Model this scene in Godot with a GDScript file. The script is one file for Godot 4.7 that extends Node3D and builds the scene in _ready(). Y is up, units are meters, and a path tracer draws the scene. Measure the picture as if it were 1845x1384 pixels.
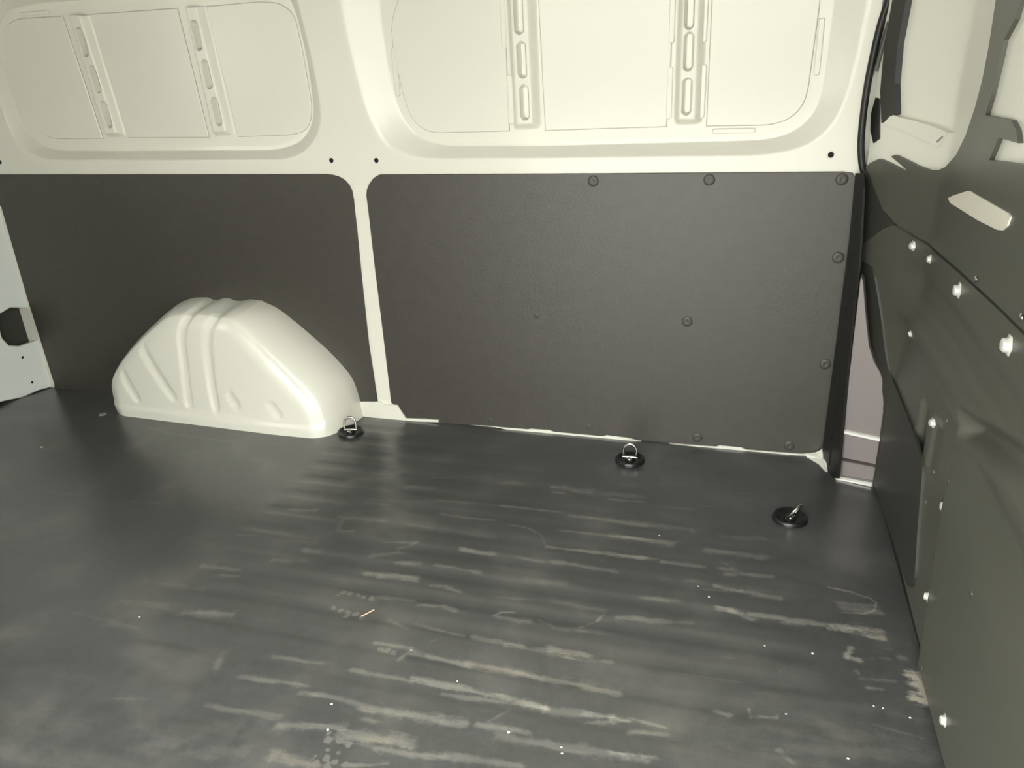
extends Node3D
# Cargo bay of a panel van seen through its open side door: x runs forward to the bulkhead, z from the far wall (0) to the door.

const RECESS_REAR_OUTER := [-1.8276,0.9870,-1.8550,0.8476,-1.8521,0.7401,-1.8274,0.6773,-1.7529,0.6556,-1.3837,0.6524,-1.0416,0.6507,-0.9763,0.6738,-0.9391,0.7281,-0.9365,0.7816,-0.9419,0.8626,-0.9524,0.9412,-0.9649,1.0121,-1.0297,1.0301,-1.2850,1.0378,-1.6619,1.0406,-1.7833,1.0335]
const RECESS_REAR_INNER := [-1.8403,0.9631,-1.8440,0.8193,-1.8292,0.7342,-1.7891,0.6917,-1.7298,0.6783,-1.4021,0.6743,-1.0861,0.6718,-1.0158,0.6898,-0.9771,0.7386,-0.9733,0.8166,-0.9770,0.8980,-0.9879,0.9660,-1.0032,1.0054,-1.0653,1.0169,-1.3133,1.0210,-1.7002,1.0203,-1.7902,1.0107]
const RECESS_FRONT_OUTER := [-0.8701,0.9797,-0.8611,0.9037,-0.8467,0.8135,-0.8294,0.7377,-0.7958,0.6776,-0.7176,0.6490,-0.3990,0.6485,0.0286,0.6487,0.0995,0.6626,0.1463,0.6957,0.1690,0.7548,0.1814,0.8356,0.1890,0.9174,0.1920,0.9871,0.1476,1.0203,-0.3897,1.0569,-0.8362,1.0809,-0.8788,1.0534]
const RECESS_FRONT_INNER := [-0.7799,0.9758,-0.7797,0.9110,-0.7755,0.8327,-0.7603,0.7515,-0.7254,0.6974,-0.6604,0.6761,-0.4056,0.6725,0.0266,0.6772,0.0777,0.6911,0.1149,0.7295,0.1228,0.7894,0.1235,0.8667,0.1242,0.9226,0.1231,0.9770,0.0970,1.0010,-0.3974,1.0320,-0.7281,1.0505,-0.7686,1.0276]
const SKIN_A := [-1.8246,0.9432,-1.8031,0.9764,-1.7623,0.9918,-1.6209,0.9903,-1.5862,0.7066,-1.7381,0.7077,-1.7745,0.7180,-1.8086,0.7913]
const SKIN_B := [-1.5384,0.9895,-1.2910,0.9887,-1.2701,0.7040,-1.5073,0.7066]
const SKIN_C := [-1.2132,0.9877,-1.0706,0.9896,-1.0224,0.9835,-0.9916,0.9607,-0.9830,0.8868,-0.9781,0.7690,-0.9868,0.7327,-1.0076,0.7121,-1.0427,0.7053,-1.1870,0.7039]
const SKIN_D := [-0.7111,1.0340,-0.7403,0.9735,-0.7590,0.9318,-0.7620,0.8937,-0.7493,0.7918,-0.7347,0.7391,-0.7130,0.7150,-0.6846,0.7038,-0.5062,0.7041,-0.5061,1.0299]
const SKIN_E := [-0.4325,1.0296,-0.4325,0.9554,-0.4256,0.7037,-0.1700,0.7065,-0.1657,0.8100,-0.1649,0.9396,-0.1645,1.0153]
const SKIN_F := [-0.0920,1.0147,-0.0917,0.9353,-0.0902,0.7060,0.0348,0.7055,0.0702,0.7172,0.0913,0.7423,0.0967,0.7704,0.1030,0.9238,0.0993,0.9786,0.0784,0.9979]
const STIFF_A := [-1.5986,0.9902,-1.5387,0.9870,-1.5097,0.7098,-1.5752,0.7081]
const STIFF_B := [-1.2701,0.9874,-1.2135,0.9864,-1.1899,0.7069,-1.2589,0.7055]
const STIFF_C := [-0.5056,1.0393,-0.4347,1.0343,-0.4306,0.7075,-0.5000,0.7043]
const STIFF_D := [-0.1590,1.0145,-0.0986,1.0102,-0.0956,0.7096,-0.1596,0.7088]
const SLOTS_A := [-1.5637,0.9298,-1.5516,0.8456,-1.5426,0.7642]
const SLOTS_B := [-1.2404,0.9288,-1.2309,0.8453,-1.2234,0.7628]
const SLOTS_C := [-0.4716,0.9286,-0.4679,0.8452,-0.4652,0.7617]
const SLOTS_D := [-0.1315,0.9207,-0.1304,0.8463,-0.1301,0.7638]
const WELD_PADS := [-0.1657,0.9123,-0.1662,0.7707,-0.1037,0.9118,-0.1009,0.7718,0.1091,0.8435,-0.0364,0.6957,-0.5093,0.9186,-0.5008,0.7676,-1.7013,1.0007,-0.7604,0.8323]
const FIXING_HOLES := [-0.9296,0.6497,-0.8157,0.6487,0.1482,0.6506,-1.9107,0.6541]
const PANEL_REAR := [-2.0339,0.6229,-0.9450,0.6191,-0.9280,0.6171,-0.9128,0.6127,-0.8996,0.6051,-0.8898,0.5937,-0.8845,0.5798,-0.8828,0.5607,-0.8871,0.3743,-0.8894,0.2024,-0.8843,0.0422,-0.9244,0.0388,-0.9414,-0.0059,-1.3666,-0.0149,-1.7376,-0.0234,-1.9549,-0.0231,-1.9430,0.0121,-1.9494,0.2745,-1.9467,0.5378,-2.0041,0.6000]
const PANEL_FRONT := [-0.8093,0.6179,-0.2795,0.6180,0.1743,0.6191,0.1915,0.6164,0.1987,0.6059,0.2032,0.4894,0.2026,0.3575,0.2030,0.2166,0.2025,0.0860,0.2021,0.0356,0.1941,0.0126,0.1767,0.0010,0.0247,0.0020,-0.0185,0.0047,-0.0245,0.0012,-0.1576,0.0008,-0.2428,0.0011,-0.2895,0.0010,-0.2990,-0.0029,-0.4267,0.0027,-0.4760,0.0026,-0.4861,-0.0015,-0.5650,0.0034,-0.7231,-0.0020,-0.7481,0.0083,-0.8055,0.0047,-0.8257,0.0345,-0.8449,0.0439,-0.8460,0.2342,-0.8480,0.4030,-0.8481,0.5417,-0.8487,0.5710,-0.8457,0.5836,-0.8384,0.5962,-0.8271,0.6087,-0.8180,0.6142]
const PANEL_FRONT_FIX := [-0.3160,0.6027,-0.0776,0.6045,0.1728,0.6050,0.1828,0.4508,0.1828,0.2203,0.1279,0.0197,-0.0743,0.0207,-0.1089,0.3013,-0.4495,0.2978,-0.3300,0.0239,-0.5772,0.0191]
const PANEL_REAR_FIX := [-1.6011,0.6010,-1.7165,0.4734,-1.5922,0.4102]
const PANEL_REAR_CLIPS := [-1.8358,-0.0172,-1.8001,-0.0125]
const SILL_BLOCK := [-0.9467,0.0399,-0.8777,0.0456,-0.8676,0.0386,-0.8268,0.0405,-0.8073,0.0044,-0.7165,0.0079,-0.7171,0.0016,-0.9539,-0.0137]
const SILL_MIDDLE := [-0.5641,0.0026,-0.4822,0.0034,-0.4722,0.0059,-0.4258,0.0065,-0.4148,0.0030,-0.2957,0.0026,-0.2850,0.0066,-0.2358,0.0048,-0.1962,-0.0023,-0.2356,-0.0055,-0.4122,-0.0066,-0.5111,-0.0039]
const SILL_FRONT := [-0.1637,-0.0020,-0.0307,0.0021,-0.0222,0.0059,0.0246,0.0057,0.0395,0.0008,0.1506,0.0026,0.1853,0.0062,0.1865,-0.0062,0.1519,-0.0114,0.0319,-0.0129,-0.0802,-0.0109,-0.1506,-0.0087]
const PILLAR := [-0.8841,0.5981,-0.8415,0.5981,-0.8438,0.0280,-0.8835,0.0246]
const CORNER_GUSSET := [-0.0660,-0.0344,-0.0209,-0.0019,0.0222,0.0380,0.0327,0.0168,0.0450,0.0234,0.0706,-0.0008,0.0622,-0.0075,0.0076,-0.0190,-0.0524,-0.0387]
const GASKET := [0.0043,0.6170,0.0400,0.6218,0.0562,0.5957,0.0746,0.5162,0.0858,0.4549,0.0876,0.3839,0.0953,0.2776,0.1055,0.1612,0.1221,0.0137,0.0906,-0.0029,0.0437,-0.0157,0.0109,0.0051,0.0116,0.1112,0.0143,0.2470,0.0147,0.3794,0.0160,0.4929]
const GASKET_HOOK := [0.0183,0.0077,0.0196,0.0152,0.0324,0.0248,0.0509,0.0292,0.0514,0.0173,0.0389,-0.0032]
const GASKET_DOTS := [0.0424,0.5180,0.0264,0.2736,0.0279,0.0685,0.0479,0.0370]
const POST_FACE := [0.0168,0.4397,0.0218,0.4305,0.0352,0.3615,0.0486,0.3010,0.0612,0.2717,0.0762,0.2486,0.0869,0.2198,0.0980,0.1498,0.0972,0.1088,0.0210,0.1132,0.0212,0.1585,0.0181,0.3366]
const POST_LEDGE := [0.0195,0.1173,0.0964,0.1148,0.0977,0.1051,0.0195,0.1078]
const POST_MID := [0.0195,0.1078,0.0947,0.1044,0.0942,0.0510,0.0182,0.0512,0.0191,0.0820]
const POST_LOWER := [0.0178,0.0446,0.0939,0.0451,0.0925,0.0142,0.0184,0.0096]
const POST_FOOT := [0.0187,0.0070,0.0921,0.0089,0.0923,-0.0010,0.0187,-0.0031]
const HOLE_SLOT := [0.0064,0.7533,0.0173,0.7518,0.0315,0.6828,0.0162,0.6734,0.0041,0.6953,-0.0001,0.7247]
const WINDOW_RUBBER := [0.0356,0.9729,0.0540,1.2083,0.0914,1.1975,0.0711,0.9688,0.0663,0.9112,0.0604,0.8424,0.0658,0.7795,0.0789,0.7295,0.0650,0.7221,0.0440,0.7120,0.0297,0.7646,0.0246,0.8387,0.0302,0.9139]
const LEDGE := [0.0503,0.7115,0.0699,0.7280,0.0927,0.7248,0.2603,0.7128,0.2224,0.6889,0.1956,0.6913]
const LEDGE_NOTCH := [0.2175,0.6961,0.2370,0.7065,0.2421,0.7057,0.2221,0.6948]
const LINER_UPPER := [0.0096,0.6280,0.0203,0.6376,0.0450,0.6486,0.0715,0.6449,0.1197,0.6367,0.1256,0.6403,0.0770,0.6563,0.0874,0.6604,0.1538,0.6506,0.1949,0.6487,0.2308,0.6527,0.2609,0.6619,0.3162,0.6862,0.3546,0.7194,0.3797,0.7596,0.3921,0.7960,0.3951,0.8390,0.3890,0.8927,0.3775,0.9453,0.3078,1.1521,0.5060,1.1029,0.4994,0.9343,0.5016,0.8874,0.4935,0.8666,0.4612,0.8440,0.4585,0.8194,0.4506,0.7792,0.4390,0.7529,0.5587,0.7555,0.5855,0.7466,0.6011,0.7339,0.5197,0.7320,0.4965,0.7022,0.6664,0.7175,0.7639,0.7282,0.9660,0.7440,1.0788,0.5588,0.7822,0.5557,0.6528,0.5526,0.4561,0.5453,0.2780,0.5358,0.1848,0.5372,0.1160,0.5442,0.0742,0.5613,0.0481,0.5895,0.0267,0.6139]
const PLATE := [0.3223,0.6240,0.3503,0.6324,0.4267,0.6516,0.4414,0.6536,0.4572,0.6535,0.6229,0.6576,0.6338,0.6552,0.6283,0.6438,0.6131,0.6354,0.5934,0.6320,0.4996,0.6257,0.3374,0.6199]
const LINER_LOWER := [0.0886,0.5283,0.1170,0.5404,0.1860,0.5336,0.2805,0.5327,0.4581,0.5426,0.6545,0.5504,0.7836,0.5538,1.0796,0.5575,1.2741,0.4504,1.0409,-0.0090,0.8450,0.0186,0.6260,0.0150,0.4119,0.0237,0.1267,0.0024,0.1171,0.0042,0.1176,0.0997,0.1166,0.1707,0.1082,0.2169,0.0815,0.2584,0.0663,0.2875,0.0492,0.3567,0.0387,0.4214,0.0288,0.4410,0.0196,0.4329,0.0240,0.4840,0.0504,0.4988]
const CORNER_FILLER := [0.0104,0.6240,0.0224,0.6195,0.0465,0.5893,0.0726,0.5610,0.1144,0.5439,0.1192,0.5388,0.0891,0.5264,0.0523,0.4972,0.0275,0.4827,0.0184,0.5263,0.0160,0.5791]
const EDGE_GUARD := [0.0345,0.4313,0.0359,0.4539,0.0758,0.4481,0.1019,0.3741,0.1185,0.2907,0.1347,0.2518,0.3649,0.2524,0.4668,0.2431,0.4837,0.2073,0.5077,0.1416,0.5435,0.0736,0.5140,0.0389,0.4289,0.0349,0.1533,0.0147,0.1231,0.0076,0.1238,0.1028,0.1226,0.1734,0.1144,0.2196,0.0878,0.2608,0.0729,0.2899,0.0569,0.3591]
const SCREWS := [0.1891,0.5197,0.2727,0.5171,0.4767,0.5227,0.7202,0.5284,0.2367,0.3762,0.4644,0.3109,0.6043,0.2475,0.6432,0.1217,0.6379,0.0453,0.8108,0.0587]
const SMALL_SCREWS := [0.5380,0.3474,0.3232,0.0459,0.5086,0.1965,0.6066,0.2079,0.6055,0.1621,0.4544,0.0486,0.4989,0.2442,0.6206,0.0503,0.6800,0.0254,0.8043,0.2480,0.7358,0.5661,0.5431,0.5567,0.5976,0.2827]
const RINGS := [-0.9225,0.0924,-0.2142,0.1051,0.1217,0.2779]
const CRUMBS := [-0.5261,0.9209,-0.2633,0.9087,-0.1843,0.9250,-0.1872,0.9156,-0.3640,0.8358,0.0729,0.6541,0.1417,0.6550,0.2161,0.7436,0.2280,0.7448,0.2607,0.7538,0.1739,0.8438,0.0998,0.7864,-0.0354,0.5296,-0.1169,0.3893,-0.0164,0.5542,-0.4573,0.7906,-0.9435,0.8236,-0.5087,0.9644]
const SLIVER := [-0.5708,0.7362,-0.5638,0.7274,-0.5572,0.7156]
const PLUG := [-1.6505,0.1317,-1.6577,0.3304]
const DUST_AND_LIGHT_STROKES := [
	-0.445,0.350,-0.317,0.348,0.0048,0.35, -0.362,0.253,-0.334,0.250,0.0036,0.60, -0.357,0.273,-0.329,0.273,0.0035,0.50,
	-0.334,0.250,-0.275,0.260,0.0133,0.30, -0.275,0.260,-0.164,0.254,0.0087,0.20, -0.235,0.278,-0.161,0.271,0.0042,0.30,
	-0.297,0.356,-0.150,0.360,0.0085,0.30, -0.311,0.411,-0.192,0.408,0.0059,0.30, -0.192,0.406,-0.144,0.408,0.0080,0.50,
	-0.318,0.471,-0.137,0.464,0.0068,0.45, -0.553,0.407,-0.447,0.405,0.0062,0.30, -0.729,0.398,-0.684,0.397,0.0060,0.15,
	-0.758,0.460,-0.658,0.454,0.0083,0.25, -0.609,0.457,-0.553,0.456,0.0051,0.20, -0.533,0.460,-0.430,0.457,0.0090,0.15,
	-0.468,0.513,-0.413,0.519,0.0083,0.45, -0.630,0.524,-0.566,0.513,0.0034,0.30, -0.631,0.571,-0.586,0.551,0.0071,0.30,
	-0.592,0.538,-0.566,0.513,0.0047,0.30, -0.581,0.581,-0.534,0.571,0.0063,0.40, -0.503,0.571,-0.418,0.575,0.0062,0.45,
	-0.586,0.620,-0.522,0.618,0.0104,0.50, -0.618,0.625,-0.597,0.622,0.0066,0.40, -0.488,0.631,-0.463,0.626,0.0040,0.40,
	-0.455,0.631,-0.434,0.633,0.0063,0.40, -0.295,0.513,-0.178,0.517,0.0058,0.30, -0.365,0.515,-0.315,0.518,0.0039,0.30,
	-0.328,0.574,-0.261,0.574,0.0090,0.25, -0.565,0.681,-0.502,0.676,0.0049,0.25, -0.494,0.686,-0.446,0.677,0.0043,0.35,
	-0.446,0.677,-0.424,0.684,0.0053,0.35, -0.366,0.635,-0.306,0.627,0.0039,0.25, -0.403,0.414,-0.366,0.419,0.0030,0.35,
	-0.366,0.419,-0.334,0.439,0.0029,0.35, -0.334,0.439,-0.325,0.459,0.0028,0.35, -0.357,0.682,-0.347,0.670,0.0018,0.40,
	-0.347,0.670,-0.326,0.664,0.0019,0.40, -0.351,0.684,-0.295,0.682,0.0065,0.30, -0.283,0.673,-0.254,0.686,0.0026,0.30,
	-0.253,0.688,-0.159,0.682,0.0055,0.25, -0.212,0.677,-0.188,0.654,0.0026,0.35, -0.188,0.654,-0.179,0.635,0.0027,0.35,
	-0.269,0.624,-0.182,0.627,0.0050,0.20, -0.159,0.639,-0.115,0.631,0.0059,0.30, -0.476,0.730,-0.389,0.739,0.0044,0.30,
	-0.435,0.763,-0.403,0.739,0.0019,0.30, -0.374,0.738,-0.290,0.739,0.0067,0.40, -0.323,0.739,-0.290,0.739,0.0083,0.40,
	-0.289,0.743,-0.152,0.742,0.0070,0.35, -0.245,0.738,-0.190,0.739,0.0093,0.55, -0.523,0.730,-0.485,0.743,0.0050,0.20,
	-0.523,0.786,-0.467,0.786,0.0046,0.30, -0.469,0.816,-0.460,0.784,0.0036,0.35, -0.455,0.795,-0.360,0.799,0.0067,0.45,
	-0.361,0.797,-0.129,0.800,0.0086,0.40, -0.282,0.795,-0.247,0.800,0.0065,0.20, -0.530,0.850,-0.432,0.851,0.0052,0.30,
	-0.431,0.844,-0.226,0.853,0.0070,0.50, -0.378,0.863,-0.226,0.853,0.0049,0.30, -0.256,0.850,-0.226,0.853,0.0088,0.40,
	-0.223,0.855,-0.167,0.853,0.0077,0.30, -0.169,0.852,-0.125,0.847,0.0058,0.50, -0.165,0.865,-0.113,0.850,0.0047,0.40,
	-0.567,0.909,-0.479,0.909,0.0038,0.25, -0.475,0.916,-0.330,0.905,0.0092,0.40, -0.359,0.913,-0.327,0.912,0.0073,0.30,
	-0.308,0.904,-0.236,0.902,0.0063,0.35, -0.278,0.916,-0.079,0.907,0.0087,0.30, -0.536,0.964,-0.495,0.958,0.0044,0.20,
	-0.491,0.965,-0.386,0.958,0.0120,0.40, -0.471,0.932,-0.449,0.935,0.0054,0.30, -0.430,0.976,-0.338,0.968,0.0066,0.35,
	-0.339,0.965,-0.233,0.956,0.0074,0.35, -0.451,1.010,-0.405,0.995,0.0040,0.35, -0.297,0.897,-0.274,0.869,0.0023,0.25,
	-0.101,0.865,-0.085,0.862,0.0046,0.30, -0.807,0.316,-0.505,0.237,0.0046,0.12, -0.668,0.320,-0.610,0.313,0.0087,0.15,
	-0.473,0.260,-0.426,0.250,0.0081,0.25, -0.758,0.391,-0.588,0.368,0.0057,0.12, -0.591,0.359,-0.445,0.350,0.0041,0.20,
	-0.737,0.509,-0.702,0.503,0.0028,0.30, -0.735,0.512,-0.745,0.466,0.0029,0.20, -0.229,0.277,-0.158,0.275,0.0042,0.20,
	-0.132,0.287,-0.061,0.280,0.0041,0.20, 0.021,0.199,0.047,0.196,0.0036,0.20, -0.054,0.265,-0.007,0.258,0.0033,0.15,
	-0.216,0.355,-0.060,0.356,0.0096,0.25, -0.207,0.409,-0.088,0.410,0.0101,0.55, -0.197,0.467,-0.114,0.462,0.0067,0.40,
	-0.105,0.470,-0.029,0.470,0.0072,0.45, -0.002,0.467,0.016,0.466,0.0049,0.35, -0.003,0.367,0.072,0.356,0.0066,0.25,
	-0.028,0.415,0.072,0.417,0.0104,0.35, 0.009,0.481,0.084,0.470,0.0064,0.40, 0.004,0.449,0.035,0.475,0.0039,0.20,
	-0.123,0.579,-0.065,0.574,0.0057,0.30, -0.063,0.519,-0.041,0.514,0.0031,0.20, -0.100,0.521,-0.085,0.521,0.0037,0.20,
	-0.029,0.533,0.022,0.527,0.0030,0.30, -0.007,0.521,0.097,0.531,0.0066,0.50, -0.001,0.577,0.023,0.579,0.0070,0.55,
	0.023,0.579,0.051,0.595,0.0077,0.50, 0.051,0.581,0.101,0.580,0.0069,0.50, 0.101,0.586,0.170,0.580,0.0076,0.45,
	0.173,0.582,0.243,0.581,0.0112,0.60, 0.189,0.586,0.226,0.591,0.0106,0.40, 0.226,0.596,0.248,0.596,0.0047,0.60,
	0.177,0.483,0.211,0.487,0.0027,0.45, 0.211,0.487,0.240,0.498,0.0027,0.45, 0.240,0.498,0.248,0.507,0.0027,0.45,
	0.248,0.507,0.242,0.528,0.0026,0.45, 0.242,0.528,0.226,0.540,0.0025,0.45, 0.226,0.540,0.193,0.545,0.0025,0.45,
	0.194,0.531,0.240,0.526,0.0143,0.30, -0.157,0.641,-0.074,0.630,0.0074,0.35, -0.074,0.632,-0.040,0.626,0.0040,0.20,
	0.198,0.627,0.190,0.649,0.0059,0.55, 0.190,0.649,0.208,0.651,0.0058,0.55, 0.242,0.618,0.257,0.617,0.0030,0.20,
	0.211,0.648,0.229,0.644,0.0029,0.25, 0.236,0.642,0.251,0.639,0.0029,0.20, 0.264,0.633,0.270,0.634,0.0054,0.30,
	0.199,0.674,0.206,0.690,0.0046,0.30, 0.206,0.690,0.250,0.686,0.0045,0.20, 0.213,0.708,0.230,0.706,0.0049,0.40,
	0.274,0.665,0.287,0.680,0.0106,0.95, 0.284,0.678,0.290,0.702,0.0178,0.95, 0.273,0.713,0.283,0.718,0.0095,0.90,
	0.290,0.688,0.293,0.708,0.0132,0.90, 0.050,0.788,0.053,0.803,0.0030,0.50, 0.053,0.801,0.087,0.793,0.0044,0.50,
	0.006,0.801,0.024,0.806,0.0050,0.40, -0.050,0.741,0.040,0.739,0.0018,0.25, -0.025,0.700,0.026,0.692,0.0028,0.20,
	0.092,0.705,0.101,0.693,0.0023,0.20, 0.058,0.755,0.088,0.754,0.0043,0.15, -0.133,0.851,-0.109,0.849,0.0067,0.50,
	-0.110,0.843,-0.058,0.848,0.0023,0.35, -0.103,0.867,-0.054,0.857,0.0052,0.35, -0.123,0.907,-0.064,0.901,0.0043,0.40,
	-0.121,0.917,-0.099,0.912,0.0043,0.30, 0.089,0.851,0.105,0.865,0.0050,0.30, 0.211,0.776,0.271,0.786,0.0020,0.20,
	0.055,0.770,0.271,0.734,0.0125,0.06, -0.073,0.846,0.070,0.830,0.0151,0.05, -0.876,0.457,-0.819,0.449,0.0064,0.30,
	-0.926,0.566,-0.889,0.559,0.0032,0.20, -0.932,0.672,-0.857,0.667,0.0070,0.30, -0.881,0.689,-0.845,0.684,0.0034,0.25,
	-0.808,0.623,-0.748,0.614,0.0073,0.25, -0.768,0.580,-0.739,0.582,0.0077,0.20, -0.844,0.566,-0.759,0.556,0.0099,0.12,
	-0.882,0.796,-0.791,0.778,0.0088,0.35, -1.008,0.794,-0.920,0.788,0.0075,0.15, -0.968,0.736,-0.883,0.731,0.0065,0.15,
	-1.070,0.840,-0.929,0.848,0.0039,0.12, -1.002,0.855,-0.947,0.845,0.0055,0.10, -0.749,0.867,-0.739,0.894,0.0075,0.25,
	-0.692,0.903,-0.580,0.897,0.0059,0.35, -0.664,0.853,-0.585,0.849,0.0056,0.25, -0.584,0.911,-0.516,0.905,0.0050,0.30,
	-0.705,0.967,-0.589,0.960,0.0064,0.25, -0.580,0.975,-0.489,0.955,0.0082,0.30, -0.860,0.989,-0.801,0.977,0.0026,0.15,
	-0.750,1.054,-0.695,1.026,0.0151,0.10, -0.680,1.045,-0.604,1.026,0.0112,0.12, -0.560,1.020,-0.497,1.021,0.0093,0.30,
	-1.464,0.506,-1.369,0.509,0.0066,0.10, -1.253,0.506,-1.175,0.495,0.0055,0.12, -1.479,0.172,-1.345,0.199,0.0080,0.10,
	-1.345,0.199,-1.188,0.205,0.0077,0.10, 0.070,0.811,0.154,0.803,0.0174,0.10, 0.154,0.803,0.256,0.795,0.0172,0.10,
	0.111,0.842,0.205,0.825,0.0146,0.12, 0.205,0.825,0.278,0.818,0.0146,0.12, -0.041,0.879,0.070,0.866,0.0160,0.08,  # broad faint smears: dust film that also paints in brighter floor light
	0.070,0.866,0.149,0.865,0.0157,0.08, 0.180,0.752,0.242,0.749,0.0103,0.08, 0.242,0.749,0.289,0.757,0.0101,0.08,
	-0.038,0.740,0.040,0.737,0.0111,0.07, 0.040,0.737,0.130,0.726,0.0110,0.07, 0.029,0.781,0.099,0.768,0.0083,0.06,
	0.095,0.699,0.149,0.700,0.0080,0.10, -1.005,1.045,-0.860,1.049,0.0236,0.07, -0.935,1.109,-0.777,1.091,0.0209,0.10,
	-1.035,0.971,-0.916,0.965,0.0137,0.05, -1.156,0.908,-1.058,0.897,0.0182,0.05, -0.762,1.029,-0.642,0.995,0.0178,0.08]
const DUST_DOTS := [-0.6309,0.6842,-0.6187,0.6832,-0.6035,0.6840,-0.5901,0.6858,-0.5770,0.6870,-0.6393,0.6923,-0.6159,0.7286,-0.5999,0.7278,-0.5846,0.7299,-0.5699,0.7350,-0.6297,0.7260,-0.5975,0.7404,-0.5020,0.9790,-0.4841,0.9784,-0.4686,0.9813,-0.4939,0.9921,-0.4780,0.9948,-0.4883,1.0072,-0.4737,1.0090,-0.4962,1.0164,-0.4596,1.0126,-0.5044,1.0076,-0.5056,0.9663,-0.4800,1.0194,-0.5073,0.7963,-0.4954,0.7975,-0.4832,0.7996]
const GROOVE_A := [-1.3137,0.3116,-1.3401,0.2694,-1.3529,0.2271,-1.3572,0.1413,-1.3612,0.0548]
const GROOVE_B := [-1.2344,0.3111,-1.2628,0.2652,-1.2756,0.2190,-1.2800,0.1381,-1.2773,0.0551]
const GROOVE_C := [-1.4821,0.1917,-1.4635,0.1515,-1.4327,0.1006,-1.4108,0.0710]
const GROOVE_D := [-1.5632,0.1156,-1.5497,0.0827,-1.5323,0.0544]
const GROOVE_E := [-1.2266,0.0879,-1.2114,0.0672]
const GROOVE_F := [-1.1049,0.0739,-1.0906,0.0534]
var M := {}
var taken := {}
var rng := RandomNumberGenerator.new()

# ---------------------------------------------------------------- helpers
func numbered(called: String) -> String:
	if not taken.has(called):
		taken[called] = 0
		return called
	taken[called] += 1
	return "%s_%03d" % [called, taken[called]]

func material(color: Color, rough: float, metal := 0.0, spec := 0.5) -> StandardMaterial3D:
	var m := StandardMaterial3D.new()
	m.albedo_color = color.linear_to_srgb()
	m.roughness = rough
	m.metallic = metal
	m.metallic_specular = spec
	return m

func put(mesh: Mesh, called: String, m: Material, parent: Node) -> MeshInstance3D:
	var o := MeshInstance3D.new()
	o.name = numbered(called) if parent == self else called
	o.mesh = mesh
	o.material_override = m
	o.cast_shadow = GeometryInstance3D.SHADOW_CASTING_SETTING_ON
	parent.add_child(o, true)
	return o

func thing(called: String, label: String, category: String, at := Vector3.ZERO, group := "") -> Node3D:
	var o := Node3D.new()
	o.name = numbered(called)
	add_child(o)
	o.position = at
	tag(o, label, category, group)
	return o

func tag(o: Node, label: String, category: String, group := "") -> void:
	o.set_meta("label", label)
	o.set_meta("category", category)
	if group:
		o.set_meta("group", group)

func structure(called: String, label: String) -> Node3D:
	var o := Node3D.new()
	o.name = called
	add_child(o)
	o.set_meta("kind", "structure")
	o.set_meta("label", label)
	o.set_meta("category", "wall" if called.begins_with("wall") else called.split("_")[0])
	return o

func pts(a: Array) -> PackedVector2Array:
	var r := PackedVector2Array()
	for i in range(0, a.size(), 2):
		r.append(Vector2(a[i], a[i + 1]))
	return r

func tri(st: SurfaceTool, a: Vector3, b: Vector3, c: Vector3, toward: Vector3) -> void:
	# one flat triangle whose front looks along toward (front faces run clockwise)
	var n := (c - a).cross(b - a)
	if n.length_squared() < 1e-18:
		return
	n = n.normalized()
	if n.dot(toward) < 0.0:
		n = -n
		var s := b
		b = c
		c = s
	for v in [a, b, c]:
		st.set_normal(n)
		st.add_vertex(v)

func quad(st: SurfaceTool, a: Vector3, b: Vector3, c: Vector3, d: Vector3, toward: Vector3) -> void:
	tri(st, a, b, c, toward)
	tri(st, a, c, d, toward)

func begin() -> SurfaceTool:
	var st := SurfaceTool.new()
	st.begin(Mesh.PRIMITIVE_TRIANGLES)
	return st

func inset(poly: PackedVector2Array, d: float) -> PackedVector2Array:
	# poly runs counter-clockwise; move every corner inwards by d along its mitre
	var r := PackedVector2Array()
	var n := poly.size()
	for i in n:
		var e1 := (poly[i] - poly[(i + n - 1) % n]).normalized()
		var e2 := (poly[(i + 1) % n] - poly[i]).normalized()
		var n1 := Vector2(-e1.y, e1.x)
		var n2 := Vector2(-e2.y, e2.x)
		var m := n1 + n2
		if m.length() < 0.2:
			m = n1
		m = m.normalized()
		r.append(poly[i] + m * d / maxf(0.5, m.dot(n1)))
	return r

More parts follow.
